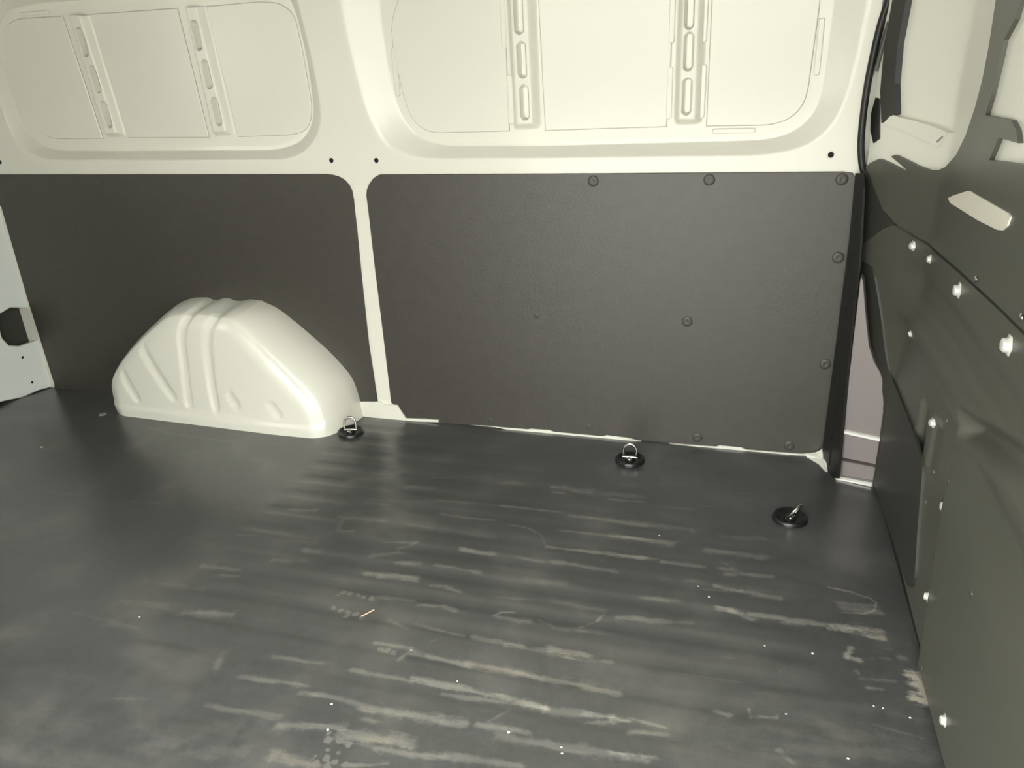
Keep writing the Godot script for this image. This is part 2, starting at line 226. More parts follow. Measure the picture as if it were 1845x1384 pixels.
func slab(poly_in: PackedVector2Array, ex: Vector3, ey: Vector3, origin: Vector3, back: float, front: float, chamfer: float) -> Mesh:
	# an outline in the plane origin + ex*x + ey*y, thick from back to front along ex x ey, with a chamfered front edge
	var ez := ex.cross(ey).normalized()
	var poly := poly_in
	var area := 0.0
	for i in poly.size():
		area += poly[i].cross(poly[(i + 1) % poly.size()])
	if area < 0.0:
		poly = poly.duplicate()
		poly.reverse()
	var inner := inset(poly, chamfer) if chamfer > 0.0 else poly
	var st := begin()
	var at := func(v: Vector2, h: float) -> Vector3: return origin + ex * v.x + ey * v.y + ez * h
	var tris := Geometry2D.triangulate_polygon(inner)
	if tris.is_empty():
		tris = Geometry2D.triangulate_polygon(poly)
	for i in range(0, tris.size(), 3):
		tri(st, at.call(inner[tris[i]], front), at.call(inner[tris[i + 1]], front), at.call(inner[tris[i + 2]], front), ez)
		tri(st, at.call(poly[tris[i]], back), at.call(poly[tris[i + 1]], back), at.call(poly[tris[i + 2]], back), -ez)
	var n := poly.size()
	for i in n:
		var j := (i + 1) % n
		var e := (poly[j] - poly[i]).normalized()
		var outward := ex * e.y - ey * e.x
		quad(st, at.call(poly[i], back), at.call(poly[j], back), at.call(poly[j], front - chamfer), at.call(poly[i], front - chamfer), outward)
		if chamfer > 0.0:
			quad(st, at.call(poly[i], front - chamfer), at.call(poly[j], front - chamfer), at.call(inner[j], front), at.call(inner[i], front), outward + ez)
	return st.commit()

func rounded(w: float, h: float, r: float, steps := 5) -> PackedVector2Array:
	var o := PackedVector2Array()
	for k in 4:
		var c := Vector2((w * 0.5 - r) * (1 if k == 0 or k == 3 else -1), (h * 0.5 - r) * (1 if k < 2 else -1))
		for i in steps + 1:
			var a := (k + float(i) / steps) * PI * 0.5
			o.append(c + Vector2(cos(a), sin(a)) * r)
	return o

func box(lo: Vector3, hi: Vector3, bevel := 0.0) -> Mesh:
	return slab(PackedVector2Array([Vector2(lo.x, lo.y), Vector2(hi.x, lo.y), Vector2(hi.x, hi.y), Vector2(lo.x, hi.y)]), Vector3.RIGHT, Vector3.UP, Vector3.ZERO, lo.z, hi.z, bevel)

func surface(nu: int, nv: int, f: Callable, toward: Vector3, uv := false) -> Mesh:
	# a smooth sheet f(u, v), u and v from 0 to 1
	var p := PackedVector3Array()
	for j in nv + 1:
		for i in nu + 1:
			p.append(f.call(float(i) / nu, float(j) / nv))
	return sheet(p, nu, nv, toward, uv)

func sheet(p: PackedVector3Array, nu: int, nv: int, toward: Vector3, uv := false, closed := false) -> Mesh:
	var nn := PackedVector3Array()
	var uvs := PackedVector2Array()
	var w := nu + 1
	var flip := 0.0
	for j in nv + 1:
		for i in w:
			var l := i - 1
			var r := i + 1
			if closed:
				l = nu - 1 if i == 0 else l
				r = 1 if i == nu else r
			var du := p[j * w + mini(r, nu)] - p[j * w + maxi(l, 0)]
			var dv := p[mini(j + 1, nv) * w + i] - p[maxi(j - 1, 0) * w + i]
			var n := du.cross(dv)
			nn.append(n.normalized() if n.length_squared() > 1e-20 else Vector3.ZERO)
			uvs.append(Vector2(float(i) / nu, float(j) / nv))
			flip += nn[-1].dot(toward)
	if toward == Vector3.ZERO:
		flip = 1.0
	var idx := PackedInt32Array()
	for k in nn.size():
		if flip < 0.0:
			nn[k] = -nn[k]
		if nn[k] == Vector3.ZERO:
			nn[k] = toward
	for j in nv:
		for i in nu:
			var a := j * w + i
			if flip < 0.0:
				idx.append_array([a, a + 1, a + w, a + 1, a + w + 1, a + w])
			else:
				idx.append_array([a, a + w, a + 1, a + 1, a + w, a + w + 1])
	var arr := []
	arr.resize(Mesh.ARRAY_MAX)
	arr[Mesh.ARRAY_VERTEX] = p
	arr[Mesh.ARRAY_NORMAL] = nn
	if uv:
		arr[Mesh.ARRAY_TEX_UV] = uvs
	arr[Mesh.ARRAY_INDEX] = idx
	var m := ArrayMesh.new()
	m.add_surface_from_arrays(Mesh.PRIMITIVE_TRIANGLES, arr)
	return m

func lathe(profile: Array, segs := 24) -> Mesh:
	# profile: radius, height pairs, turned about y
	var nv := profile.size() / 2 - 1
	var p := PackedVector3Array()
	for j in nv + 1:
		for i in segs + 1:
			var a := TAU * i / segs
			p.append(Vector3(cos(a) * profile[2 * j], profile[2 * j + 1], sin(a) * profile[2 * j]))
	return sheet(p, segs, nv, Vector3.UP, false, true)

func tube(path: PackedVector3Array, r: float, segs := 10, closed := false, squash := 1.0) -> Mesh:
	var n := path.size()
	var p := PackedVector3Array()
	var side := Vector3.ZERO
	var count := n + 1 if closed else n
	for k in count:
		var i := k % n
		var d := path[(i + 1) % n] - path[(i + n - 1) % n]
		if not closed:
			d = path[mini(i + 1, n - 1)] - path[maxi(i - 1, 0)]
		d = d.normalized()
		if side == Vector3.ZERO:
			side = d.cross(Vector3.UP if absf(d.y) < 0.9 else Vector3.RIGHT).normalized()
		side = (side - d * side.dot(d)).normalized()
		var up := side.cross(d)
		var rr := r
		for s in segs + 1:
			var a := TAU * s / segs
			p.append(path[i] + (side * cos(a) + up * sin(a) * squash) * rr)
	var m := sheet(p, segs, count - 1, Vector3.ZERO, false, true)
	return m

func smooth_path(a: PackedVector2Array, per: int, closed := false) -> PackedVector2Array:
	var r := PackedVector2Array()
	var n := a.size()
	var last := n if closed else n - 1
	for i in last:
		for k in per:
			var p0 := a[(i + n - 1) % n] if closed else a[maxi(i - 1, 0)]
			var p3 := a[(i + 2) % n] if closed else a[mini(i + 2, n - 1)]
			r.append(a[i].cubic_interpolate(a[(i + 1) % n], p0, p3, float(k) / per))
	if not closed:
		r.append(a[n - 1])
	return r

func chaikin(a: PackedVector2Array, times: int, most_turn := 4.0) -> PackedVector2Array:
	# cuts the gentle corners of a closed outline round and leaves the sharp ones
	var p := a
	for t in times:
		var r := PackedVector2Array()
		var n := p.size()
		for i in n:
			var e1 := p[i] - p[(i + n - 1) % n]
			var e2 := p[(i + 1) % n] - p[i]
			if absf(e1.angle_to(e2)) > most_turn:
				r.append(p[i])
				continue
			var cut := minf(minf(e1.length(), e2.length()) * 0.25, 0.03)
			r.append(p[i] - e1.normalized() * cut)
			r.append(p[i] + e2.normalized() * cut)
		p = r
	return p

func ray_to(poly: PackedVector2Array, c: Vector2, dir: Vector2) -> Vector2:
	var far := c + dir * 5.0
	var best := c
	var found := -1.0
	for i in poly.size():
		var h = Geometry2D.segment_intersects_segment(c, far, poly[i], poly[(i + 1) % poly.size()])
		if h != null and c.distance_to(h) > found:
			found = c.distance_to(h)
			best = h
	return best

func noise(kind: int, freq: float, sd: int, octaves := 4) -> FastNoiseLite:
	var n := FastNoiseLite.new()
	n.noise_type = kind
	n.frequency = freq
	n.seed = sd
	n.fractal_octaves = octaves
	return n

func noise_texture(freq: float, sd: int, dark: Color, light: Color, size := 512) -> NoiseTexture2D:
	var t := NoiseTexture2D.new()
	t.width = size
	t.height = size
	t.seamless = true
	t.noise = noise(FastNoiseLite.TYPE_SIMPLEX_SMOOTH, freq, sd)
	var g := Gradient.new()
	g.set_color(0, dark)
	g.set_color(1, light)
	t.color_ramp = g
	return t

# ---------------------------------------------------------------- the bulkhead's sheet metal
func bulkhead_edge(y: float) -> Vector3:
	var t := smoothstep(0.16, 0.52, y)
	return Vector3(lerpf(0.285, 0.212, t), lerpf(0.112, 0.012, t), lerpf(0.128, 0.26, t))

func bulkhead_x(z: float, y: float) -> float:
	var e := bulkhead_edge(y)
	if z >= e.z:
		return 0.295
	return lerpf(0.295, e.x, pow((e.z - z) / (e.z - e.y), 1.5))

func bump(a: float, b: float, soft: float, v: float) -> float:
	return smoothstep(a - soft, a + soft, v) * (1.0 - smoothstep(b - soft, b + soft, v))

func liner_lower_x(z: float, y: float) -> float:
	var x := bulkhead_x(z, y)
	var inner := smoothstep(0.1, 0.24, z)
	x -= 0.007 * inner * bump(0.378, 0.415, 0.014, y)
	x += 0.005 * inner * bump(0.44, 0.49, 0.012, y)
	x += 0.010 * bump(0.375, 0.435, 0.006, z) * bump(0.23, 0.315, 0.006, y)
	x += 0.006 * bump(0.47, 0.53, 0.006, z) * bump(0.24, 0.33, 0.008, y)
	x -= 0.010 * smoothstep(0.625, 0.645, z + 0.14 * (y - 0.13)) * (1.0 - smoothstep(0.24, 0.36, y))
	x += 0.030 * smoothstep(0.590, 0.622, z) * (1.0 - smoothstep(0.66, 0.98, z)) * bump(0.360, 0.390, 0.014, y - (z - 0.6) * 0.25)
	return x

func on_bulkhead(poly_in: PackedVector2Array, lift: float, thick: float, cell: float, shape: Callable) -> Mesh:
	# a sheet cut to an outline in (z, y) that follows the bulkhead, lifted off it and with a rim of its own
	var poly := poly_in
	var lo := poly[0]
	var hi := poly[0]
	for v in poly:
		lo = lo.min(v)
		hi = hi.max(v)
	var st := begin()
	var f := func(v: Vector2, h: float) -> Vector3: return Vector3(shape.call(v.x, v.y) - h, v.y, v.x)
	var nrm := func(v: Vector2) -> Vector3:
		var e := 0.003
		var dz: float = (shape.call(v.x + e, v.y) - shape.call(v.x - e, v.y)) / (2.0 * e)
		var dy: float = (shape.call(v.x, v.y + e) - shape.call(v.x, v.y - e)) / (2.0 * e)
		return Vector3(-1.0, dy, dz).normalized()
	var nx := int(ceil((hi.x - lo.x) / cell))
	var ny := int(ceil((hi.y - lo.y) / cell))
	for j in ny:
		for i in nx:
			var a := lo + Vector2(i, j) * cell
			var rect := PackedVector2Array([a, a + Vector2(cell, 0), a + Vector2(cell, cell), a + Vector2(0, cell)])
			for piece in Geometry2D.intersect_polygons(rect, poly):
				for k in range(1, piece.size() - 1) if piece.size() == 4 else []:
					smooth_tri(st, [piece[0], piece[k], piece[k + 1]], f, nrm, lift)
				if piece.size() != 4:
					var t := Geometry2D.triangulate_polygon(piece)
					for k in range(0, t.size(), 3):
						smooth_tri(st, [piece[t[k]], piece[t[k + 1]], piece[t[k + 2]]], f, nrm, lift)
	var ccw := 0.0
	for i in poly.size():
		ccw += poly[i].cross(poly[(i + 1) % poly.size()])
	for i in poly.size():
		var p0 := poly[i]
		var p1 := poly[(i + 1) % poly.size()]
		var parts := maxi(1, int(p0.distance_to(p1) / cell))
		var e := (p1 - p0).normalized() * signf(ccw)
		var out := Vector3(0, -e.x, e.y)
		for k in parts:
			var q0 := p0.lerp(p1, float(k) / parts)
			var q1 := p0.lerp(p1, float(k + 1) / parts)
			quad(st, f.call(q0, lift), f.call(q1, lift), f.call(q1, lift - thick), f.call(q0, lift - thick), out)
	return st.commit()

func smooth_tri(st: SurfaceTool, v: Array, f: Callable, nrm: Callable, lift: float) -> void:
	var a: Vector3 = f.call(v[0], lift)
	var b: Vector3 = f.call(v[1], lift)
	var c: Vector3 = f.call(v[2], lift)
	var order := [0, 1, 2]
	if (c - a).cross(b - a).dot(Vector3.LEFT) < 0.0:
		order = [0, 2, 1]
	for k in order:
		st.set_normal(nrm.call(v[k]))
		st.add_vertex(f.call(v[k], lift))

# ---------------------------------------------------------------- the scene
func _ready() -> void:
	rng.seed = 11
	var cam := Camera3D.new()
	cam.name = "camera"
	cam.position = Vector3(0.0, 0.8503, 1.6639)
	cam.rotation_order = EULER_ORDER_YXZ
	cam.rotation = Vector3(-0.3962, 0.30126, -0.04708)
	cam.keep_aspect = Camera3D.KEEP_HEIGHT
	cam.fov = rad_to_deg(2.0 * atan(692.0 / 1403.94))
	cam.near = 0.02
	add_child(cam)
	cam.current = true

	var sky_look := ProceduralSkyMaterial.new()
	sky_look.sky_top_color = Color(0.84, 0.85, 0.84)
	sky_look.sky_horizon_color = Color(0.56, 0.55, 0.515)
	sky_look.ground_horizon_color = Color(0.70, 0.69, 0.66)
	sky_look.ground_bottom_color = Color(0.55, 0.54, 0.52)
	sky_look.sky_energy_multiplier = 5.0
	sky_look.sky_curve = 0.3
	sky_look.ground_energy_multiplier = 1.0
	var sky := Sky.new()
	sky.sky_material = sky_look
	var env := Environment.new()
	env.background_mode = Environment.BG_SKY
	env.sky = sky
	env.tonemap_mode = Environment.TONE_MAPPER_LINEAR
	env.tonemap_exposure = 0.40
	env.sdfgi_enabled = true
	env.ssao_enabled = true
	env.ssil_enabled = true
	var world := WorldEnvironment.new()
	world.name = "environment"
	world.environment = env
	add_child(world)

	make_materials()
	build_shell()
	build_far_wall()
	build_floor()
	build_corner()
	build_bulkhead()
	build_linings()
	build_arch()
	build_rings()
	build_litter()

func make_materials() -> void:
	M.white = material(Color(0.80, 0.79, 0.70), 0.28)
	M.white.clearcoat_enabled = true
	M.white.clearcoat = 0.3
	M.white.clearcoat_roughness = 0.15
	M.skylit_white = material(Color(0.84, 0.87, 0.84), 0.3)  # body white made brighter and bluer: cool daylight put into the colour
	M.panel = material(Color(1, 1, 1), 0.46, 0.0, 0.62)
	M.panel.albedo_texture = noise_texture(0.02, 3, Color(0.242, 0.231, 0.208), Color(0.262, 0.250, 0.226))
	M.panel.uv1_triplanar = true
	M.panel.uv1_scale = Vector3(2.2, 2.2, 2.2)
	M.panel.normal_enabled = true
	var weave := NoiseTexture2D.new()
	weave.width = 512
	weave.height = 512
	weave.seamless = true
	weave.as_normal_map = true
	weave.bump_strength = 1.5
	weave.noise = noise(FastNoiseLite.TYPE_CELLULAR, 0.12, 5, 2)
	M.panel.normal_texture = weave
	M.panel.normal_scale = 0.15
	M.fixing = material(Color(0.062, 0.058, 0.050), 0.45)
	M.liner = material(Color(0.092, 0.092, 0.075), 0.34, 0.0, 0.42)
	M.gap_shade = material(Color(0.36, 0.35, 0.30), 0.7)  # mid grey that paints the shaded gap line around the skin panels
	M.guard = material(Color(0.040, 0.040, 0.033), 0.5)
	M.rubber = material(Color(0.012, 0.012, 0.011), 0.45)
	M.hole = material(Color(0.01, 0.01, 0.01), 0.9)
	M.post = material(Color(0.235, 0.205, 0.20), 0.35)  # grey paint with the mauve reflection of outdoors put into the colour
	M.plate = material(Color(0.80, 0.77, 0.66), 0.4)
	M.steel = material(Color(0.62, 0.60, 0.56), 0.22, 1.0)
	M.zinc = material(Color(0.85, 0.83, 0.78), 0.3, 0.35)
	M.black = material(Color(0.012, 0.012, 0.012), 0.3)
	M.concrete = material(Color(0.58, 0.565, 0.53), 0.9)
	M.glass = material(Color(0.9, 0.95, 0.93), 0.02)
	M.glass.transparency = BaseMaterial3D.TRANSPARENCY_ALPHA
	M.glass.albedo_color.a = 0.06
	M.crumb = material(Color(0.75, 0.74, 0.70), 0.8)
	M.wood = material(Color(0.66, 0.50, 0.34), 0.7)
	M.plug = material(Color(0.20, 0.18, 0.16), 0.6)

func build_shell() -> void:
	var ground := put(box(Vector3(-14, -0.75, -10), Vector3(14, -0.6, 16)), "ground", M.concrete, self)
	ground.set_meta("kind", "structure")
	ground.set_meta("label", "pale concrete yard the van stands on")
	var c := structure("ceiling", "roof of the cargo bay lined with dark grey boards")
	put(box(Vector3(-2.1, 1.36, -0.08), Vector3(0.36, 1.40, 1.72)), "roof_board", M.panel, c)
	for k in 5:
		put(box(Vector3(-1.9 + 0.45 * k, 1.33, -0.03), Vector3(-1.84 + 0.45 * k, 1.362, 1.68), 0.006), "roof_bow", M.liner, c)
	var n := structure("wall_near", "white side wall around the open sliding door")
	put(box(Vector3(-2.1, -0.05, 1.66), Vector3(-0.93, 1.38, 1.72)), "quarter_panel", M.white, n)
	put(box(Vector3(-0.94, 1.33, 1.66), Vector3(0.36, 1.38, 1.72)), "door_header", M.white, n)
	put(box(Vector3(0.31, -0.05, 1.60), Vector3(0.36, 1.38, 1.72)), "door_post", M.white, n)
	put(box(Vector3(-1.98, 0.02, 1.650), Vector3(-0.96, 0.62, 1.662), 0.003), "lining_board", M.panel, n)
	var r := structure("wall_rear", "white rear end of the cargo bay with its door pillar")
	put(box(Vector3(-2.10, -0.05, 0.30), Vector3(-2.06, 0.66, 1.68)), "rear_door_panel", M.white, r)
	put(box(Vector3(-2.062, 0.03, 0.36), Vector3(-2.05, 0.60, 1.48)), "rear_door_board", M.panel, r)
	put(box(Vector3(-2.10, 0.65, 0.03), Vector3(-2.06, 1.25, 0.96)), "rear_door_stile", M.white, r)
	put(box(Vector3(-2.10, 1.10, -0.05), Vector3(-2.05, 1.37, 1.68)), "rear_header", M.white, r)
	put(box(Vector3(-2.10, -0.05, 1.50), Vector3(-2.05, 1.37, 1.68)), "rear_post", M.white, r)
	put(box(Vector3(-2.084, 0.645, 0.95), Vector3(-2.080, 1.105, 1.51)), "rear_window_pane", M.glass, r)
	# the corner pillar beside the lining: a sheet facing forward with a notch for the lamp access
	var pillar := PackedVector2Array()
	for v in [[-0.02, 1.30], [-0.02, 0.243], [0.040, 0.262], [0.070, 0.252], [0.082, 0.225], [0.084, 0.185], [0.072, 0.158], [0.045, 0.147], [-0.02, 0.150], [-0.02, 0.0], [0.03, 0.004], [0.08, 0.0], [0.13, 0.008], [0.20, 0.012], [0.34, 0.012], [0.34, 1.30]]:
		pillar.append(Vector2(-v[0], v[1]))
	put(slab(pillar, Vector3(0.30, 0, -1).normalized(), Vector3.UP, Vector3(-1.966, 0, 0), -0.01, 0.004, 0.003), "corner_pillar", M.skylit_white, r)
	put(slab(PackedVector2Array([Vector2(-0.32, 0.0), Vector2(0.02, 0.0), Vector2(0.02, 1.30), Vector2(-0.32, 1.30)]), Vector3(0.30, 0, -1).normalized(), Vector3.UP, Vector3(-1.966, 0, 0), -0.045, -0.03, 0.0), "pillar_core", M.guard, r)
	put(box(Vector3(-2.14, -0.06, -0.09), Vector3(-2.095, 1.38, 0.98)), "outer_corner", M.white, r)
	put(box(Vector3(-2.10, -0.06, 0.20), Vector3(-2.06, 0.012, 1.68)), "rear_sill", M.white, r)
	for v in [[0.05, 0.115], [0.045, 0.035], [0.13, 0.10]]:
		put(lathe([0.004, 0.001, 0.003, 0.0015, 0.0, 0.001], 10), "pillar_hole", M.hole, r).transform = Transform3D(Basis(Vector3.FORWARD, PI * 0.5), Vector3(-1.9615 - 0.3 * v[0] * 0.958, v[1], v[0] * 0.958))

func recess(outer_in: Array, inner_in: Array, lo: Vector2, hi: Vector2) -> Mesh:
	# one stamped field of the wall: flat frame, rolled shoulder, sunken flange
	var outer := chaikin(pts(outer_in), 3)
	var inner := chaikin(pts(inner_in), 3)
	var c := Vector2.ZERO
	for v in inner:
		c += v / inner.size()
	var angles := []
	for i in 240:
		angles.append(TAU * i / 240)
	for corner in [lo, hi, Vector2(lo.x, hi.y), Vector2(hi.x, lo.y)]:
		angles.append(fposmod((corner - c).angle(), TAU))
	angles.sort()
	var rect := PackedVector2Array([lo, Vector2(hi.x, lo.y), hi, Vector2(lo.x, hi.y)])
	var loops := []
	var rows := 12
	for a in angles:
		var d := Vector2.from_angle(a)
		var R := ray_to(rect, c, d)
		var O := ray_to(outer, c, d)
		var I := ray_to(inner, c, d)
		var col := [Vector3(R.x, R.y, -0.004), Vector3(lerpf(R.x, O.x, 0.97), lerpf(R.y, O.y, 0.97), -0.004)]
		for k in rows + 1:
			var t := float(k) / rows
			var q := O.lerp(I, t)
			var roll := smoothstep(0.0, 0.30, t) * 0.5 * t + t * 0.5 * (1.0 - pow(1.0 - t, 2.0))
			col.append(Vector3(q.x, q.y, lerpf(-0.004, -0.034, roll)))
		for t in [0.06, 0.5, 1.0]:
			var q2 := I.lerp(c, t)
			col.append(Vector3(q2.x, q2.y, -0.0345))
		loops.append(col)
	loops.append(loops[0])
	var p := PackedVector3Array()
	var nv: int = loops[0].size() - 1
	for j in nv + 1:
		for i in loops.size():
			p.append(loops[i][j])
	return sheet(p, loops.size() - 1, nv, Vector3.BACK, false, true)

func stiffener(quad_in: Array, slots_in: Array, slot_len: float) -> Mesh:
	# a hat-section bar with three pressed slots; u across, v down
	var q := pts(quad_in)
	var slots := pts(slots_in)
	var nu := 34
	var nv := 170
	return surface(nu, nv, func(u: float, v: float) -> Vector3:
		var top := q[0].lerp(q[1], u)
		var low := q[3].lerp(q[2], u)
		var at := top.lerp(low, v)
		var h := smoothstep(0.04, 0.26, u) * (1.0 - smoothstep(0.70, 0.97, u))
		h *= 1.0 - smoothstep(0.955, 1.0, v)
		var z := -0.034 + 0.019 * h
		var along := (q[3] - q[0]).normalized()
		for s in slots:
			var d := at - s
			var a := clampf(d.dot(along), -slot_len * 0.5 + 0.007, slot_len * 0.5 - 0.007)
			var r := (d - along * a).length()
			z -= 0.018 * (1.0 - smoothstep(0.0066, 0.0086, r))
		return Vector3(at.x, at.y, z), Vector3.BACK)

func build_far_wall() -> void:
	var w := structure("wall_far", "white painted steel side wall with two recessed pressings above dark lining boards")
	put(recess(RECESS_REAR_OUTER, RECESS_REAR_INNER, Vector2(-2.06, 0.58), Vector2(-0.90, 1.37)), "pressed_field", M.white, w)
	put(recess(RECESS_FRONT_OUTER, RECESS_FRONT_INNER, Vector2(-0.90, 0.58), Vector2(0.206, 1.37)), "pressed_field", M.white, w)
	put(box(Vector3(-2.06, -0.06, -0.05), Vector3(0.30, 0.585, -0.0042)), "lower_wall", M.white, w)
	put(box(Vector3(-2.06, 0.56, -0.09), Vector3(0.34, 1.37, -0.05)), "outer_skin", M.white, w)
	put(box(Vector3(0.2, -0.06, -0.06), Vector3(0.36, 1.37, -0.02)), "front_end", M.white, w)
	for s in [SKIN_A, SKIN_B, SKIN_C, SKIN_D, SKIN_E, SKIN_F]:
		var outline := chaikin(pts(s), 3, 1.0)
		var skin := put(slab(outline, Vector3.RIGHT, Vector3.UP, Vector3.ZERO, -0.036, -0.0310, 0.0016), "skin_panel", M.white, w)
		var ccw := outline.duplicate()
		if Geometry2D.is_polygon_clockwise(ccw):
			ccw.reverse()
		put(slab(inset(ccw, -0.0010), Vector3.RIGHT, Vector3.UP, Vector3.ZERO, -0.036, -0.0338, 0.0), "gap_shade_strip", M.gap_shade, skin)  # strip peeking out behind the panel as its painted gap shade
	put(stiffener(STIFF_A, SLOTS_A, 0.060), "stiffener", M.white, w)
	put(stiffener(STIFF_B, SLOTS_B, 0.060), "stiffener", M.white, w)
	put(stiffener(STIFF_C, SLOTS_C, 0.066), "stiffener", M.white, w)
	put(stiffener(STIFF_D, SLOTS_D, 0.066), "stiffener", M.white, w)
	var pads := pts(WELD_PADS)
	for i in pads.size():
		var flat := i == 5 or i == 8
		put(slab(rounded(0.085 if flat else 0.012, 0.010 if flat else 0.10, 0.0045), Vector3.RIGHT, Vector3.UP, Vector3(pads[i].x, pads[i].y, 0), -0.035, -0.0297, 0.002), "weld_pad", M.white, w)
	for h in pts(FIXING_HOLES):
		var rim := put(lathe([0.0085, 0.0, 0.0075, 0.0012, 0.006, 0.0012, 0.0055, 0.0004], 16), "fixing_hole", M.white, w)
		rim.transform = Transform3D(Basis(Vector3.RIGHT, PI * 0.5), Vector3(h.x, h.y, -0.0045))
		put(lathe([0.0056, 0.0006, 0.0, 0.0006], 14), "bore", M.hole, rim)
	# the pillar between the lining boards, in three lapped pieces
	var a := pts(PILLAR)
	var cuts := [0.0, 0.065, 0.955, 1.0]
	for k in 3:
		var t0: float = cuts[k] + 0.0015
		var t1: float = cuts[k + 1] - 0.0015
		put(slab(PackedVector2Array([a[0].lerp(a[3], t0), a[1].lerp(a[2], t0), a[1].lerp(a[2], t1), a[0].lerp(a[3], t1)]), Vector3.RIGHT, Vector3.UP, Vector3.ZERO, -0.006, -0.003, 0.0006), "pillar_plate", M.white, w)
	var sill := structure("trim_1", "white painted sill edge showing between lining boards and floor mat")
	for s in [SILL_BLOCK, SILL_MIDDLE, SILL_FRONT]:
		put(slab(pts(s), Vector3.RIGHT, Vector3.UP, Vector3.ZERO, -0.006, 0.004, 0.001), "sill_edge", M.white, sill)

# ---------------------------------------------------------------- floor
func floor_image() -> Image:
	# rubber mat with dried dust where boots and cargo rubbed the ribs, broad smears also painting in light near the door: x -2.06..0.34, z -0.02..1.72 m
	var wd := 1920
	var hg := 1392
	var sx := wd / 2.40
	var fine := noise(FastNoiseLite.TYPE_SIMPLEX_SMOOTH, 0.045, 21, 4).get_image(wd, hg, false, false, false).get_data()
	var coarse := noise(FastNoiseLite.TYPE_SIMPLEX_SMOOTH, 0.006, 8, 4).get_image(wd, hg, false, false, false).get_data()
	var grit := noise(FastNoiseLite.TYPE_VALUE, 0.45, 33, 1).get_image(wd, hg, false, false, false).get_data()
	var long_image := noise(FastNoiseLite.TYPE_SIMPLEX_SMOOTH, 0.085, 57, 4).get_image(wd / 6, hg, false, false, false)
	long_image.resize(wd, hg, Image.INTERPOLATE_CUBIC)
	var wisp := long_image.get_data()
	var dust := PackedFloat32Array()
	dust.resize(wd * hg)
	for s in range(0, DUST_AND_LIGHT_STROKES.size(), 6):
		var a := Vector2((DUST_AND_LIGHT_STROKES[s] + 2.06) * sx, (DUST_AND_LIGHT_STROKES[s + 1] + 0.02) * sx)
		var b := Vector2((DUST_AND_LIGHT_STROKES[s + 2] + 2.06) * sx, (DUST_AND_LIGHT_STROKES[s + 3] + 0.02) * sx)
		var r: float = DUST_AND_LIGHT_STROKES[s + 4] * sx
		var strength: float = DUST_AND_LIGHT_STROKES[s + 5]
		var ab := b - a
		var len2 := maxf(ab.length_squared(), 0.01)
		var x0 := maxi(0, int(minf(a.x, b.x) - r * 1.7))
		var x1 := mini(wd - 1, int(maxf(a.x, b.x) + r * 1.7))
		var y0 := maxi(0, int(minf(a.y, b.y) - r * 1.7))
		var y1 := mini(hg - 1, int(maxf(a.y, b.y) + r * 1.7))
		for y in range(y0, y1 + 1):
			for x in range(x0, x1 + 1):
				var k := y * wd + x
				var t := ((x - a.x) * ab.x + (y - a.y) * ab.y) / len2
				t = clampf(t, 0.0, 1.0)
				var dx := x - a.x - ab.x * t
				var dy := y - a.y - ab.y * t
				var d := sqrt(dx * dx + dy * dy) / r
				if d > 1.7:
					continue
				var ragged := (fine[k] - 128) / 128.0
				var v := 1.15 - d + ragged * 0.4 + (wisp[k] - 128) / 128.0 * 0.85 + (grit[k] - 128) / 600.0
				if v <= 0.0:
					continue
				v = minf(1.0, v * 1.1) * strength * (0.58 + wisp[(k + 9000) % wisp.size()] / 290.0)
				dust[k] = maxf(dust[k], v) + minf(dust[k], v) * 0.4
	for v in pts(DUST_DOTS):
		var c := Vector2((v.x + 2.06) * sx, (v.y + 0.02) * sx)
		for y in range(int(c.y) - 5, int(c.y) + 6):
			for x in range(int(c.x) - 5, int(c.x) + 6):
				if x >= 0 and y >= 0 and x < wd and y < hg and Vector2(x - c.x, (y - c.y) * 0.8).length() < 3.6 + (fine[y * wd + x] - 128) / 30.0 + (wisp[y * wd + x] - 128) / 40.0:
					dust[y * wd + x] = maxf(dust[y * wd + x], 0.36)
	var data := PackedByteArray()
	data.resize(wd * hg * 3)
	for k in wd * hg:
		var base := 76.0 + (coarse[k] - 128) * 0.07 + (fine[k] - 128) * 0.035 + (grit[k] - 128) * 0.022
		var film := maxf(0.0, coarse[k] - 138) * 0.0016
		var d := minf(1.0, dust[k] + film)
		var i := k * 3
		var tan_dust := clampf((coarse[k] - 110) / 70.0, 0.0, 1.0)
		data[i] = int(lerpf(base, lerpf(165.0, 171.0, tan_dust), d))
		data[i + 1] = int(lerpf(base, lerpf(161.0, 164.0, tan_dust), d))
		data[i + 2] = int(lerpf(base * 0.985, lerpf(150.0, 145.0, tan_dust), d))
	return Image.create_from_data(wd, hg, false, Image.FORMAT_RGB8, data)

func build_floor() -> void:
	M.floor = material(Color(1, 1, 1), 0.31, 0.0, 0.85)
	M.floor.albedo_texture = ImageTexture.create_from_image(floor_image())
	var ribs := []
	for k in 24:
		ribs.append(0.10 + 0.066 * k)
	var mesh := surface(96, 348, func(u: float, v: float) -> Vector3:
		var x := -2.06 + 2.40 * u
		var z := -0.02 + 1.74 * v
		var h := 0.0
		if x > -0.95:
			var k := fposmod(z - 0.10, 0.066) / 0.066
			h = -0.0012 * bump(0.3, 0.7, 0.12, k) * smoothstep(-0.95, -0.9, x) * (1.0 - smoothstep(0.12, 0.17, x))
		return Vector3(x, h, z), Vector3.UP, true)
	var f := put(mesh, "floor", M.floor, self)
	f.set_meta("kind", "structure")
	f.set_meta("label", "dark grey rubber floor mat with pale dusty scuff streaks")
	f.set_meta("category", "floor")
	var base := put(box(Vector3(-2.1, -0.09, -0.06), Vector3(0.36, -0.004, 1.72)), "floor_base", M.black, self)
	base.set_meta("kind", "structure")

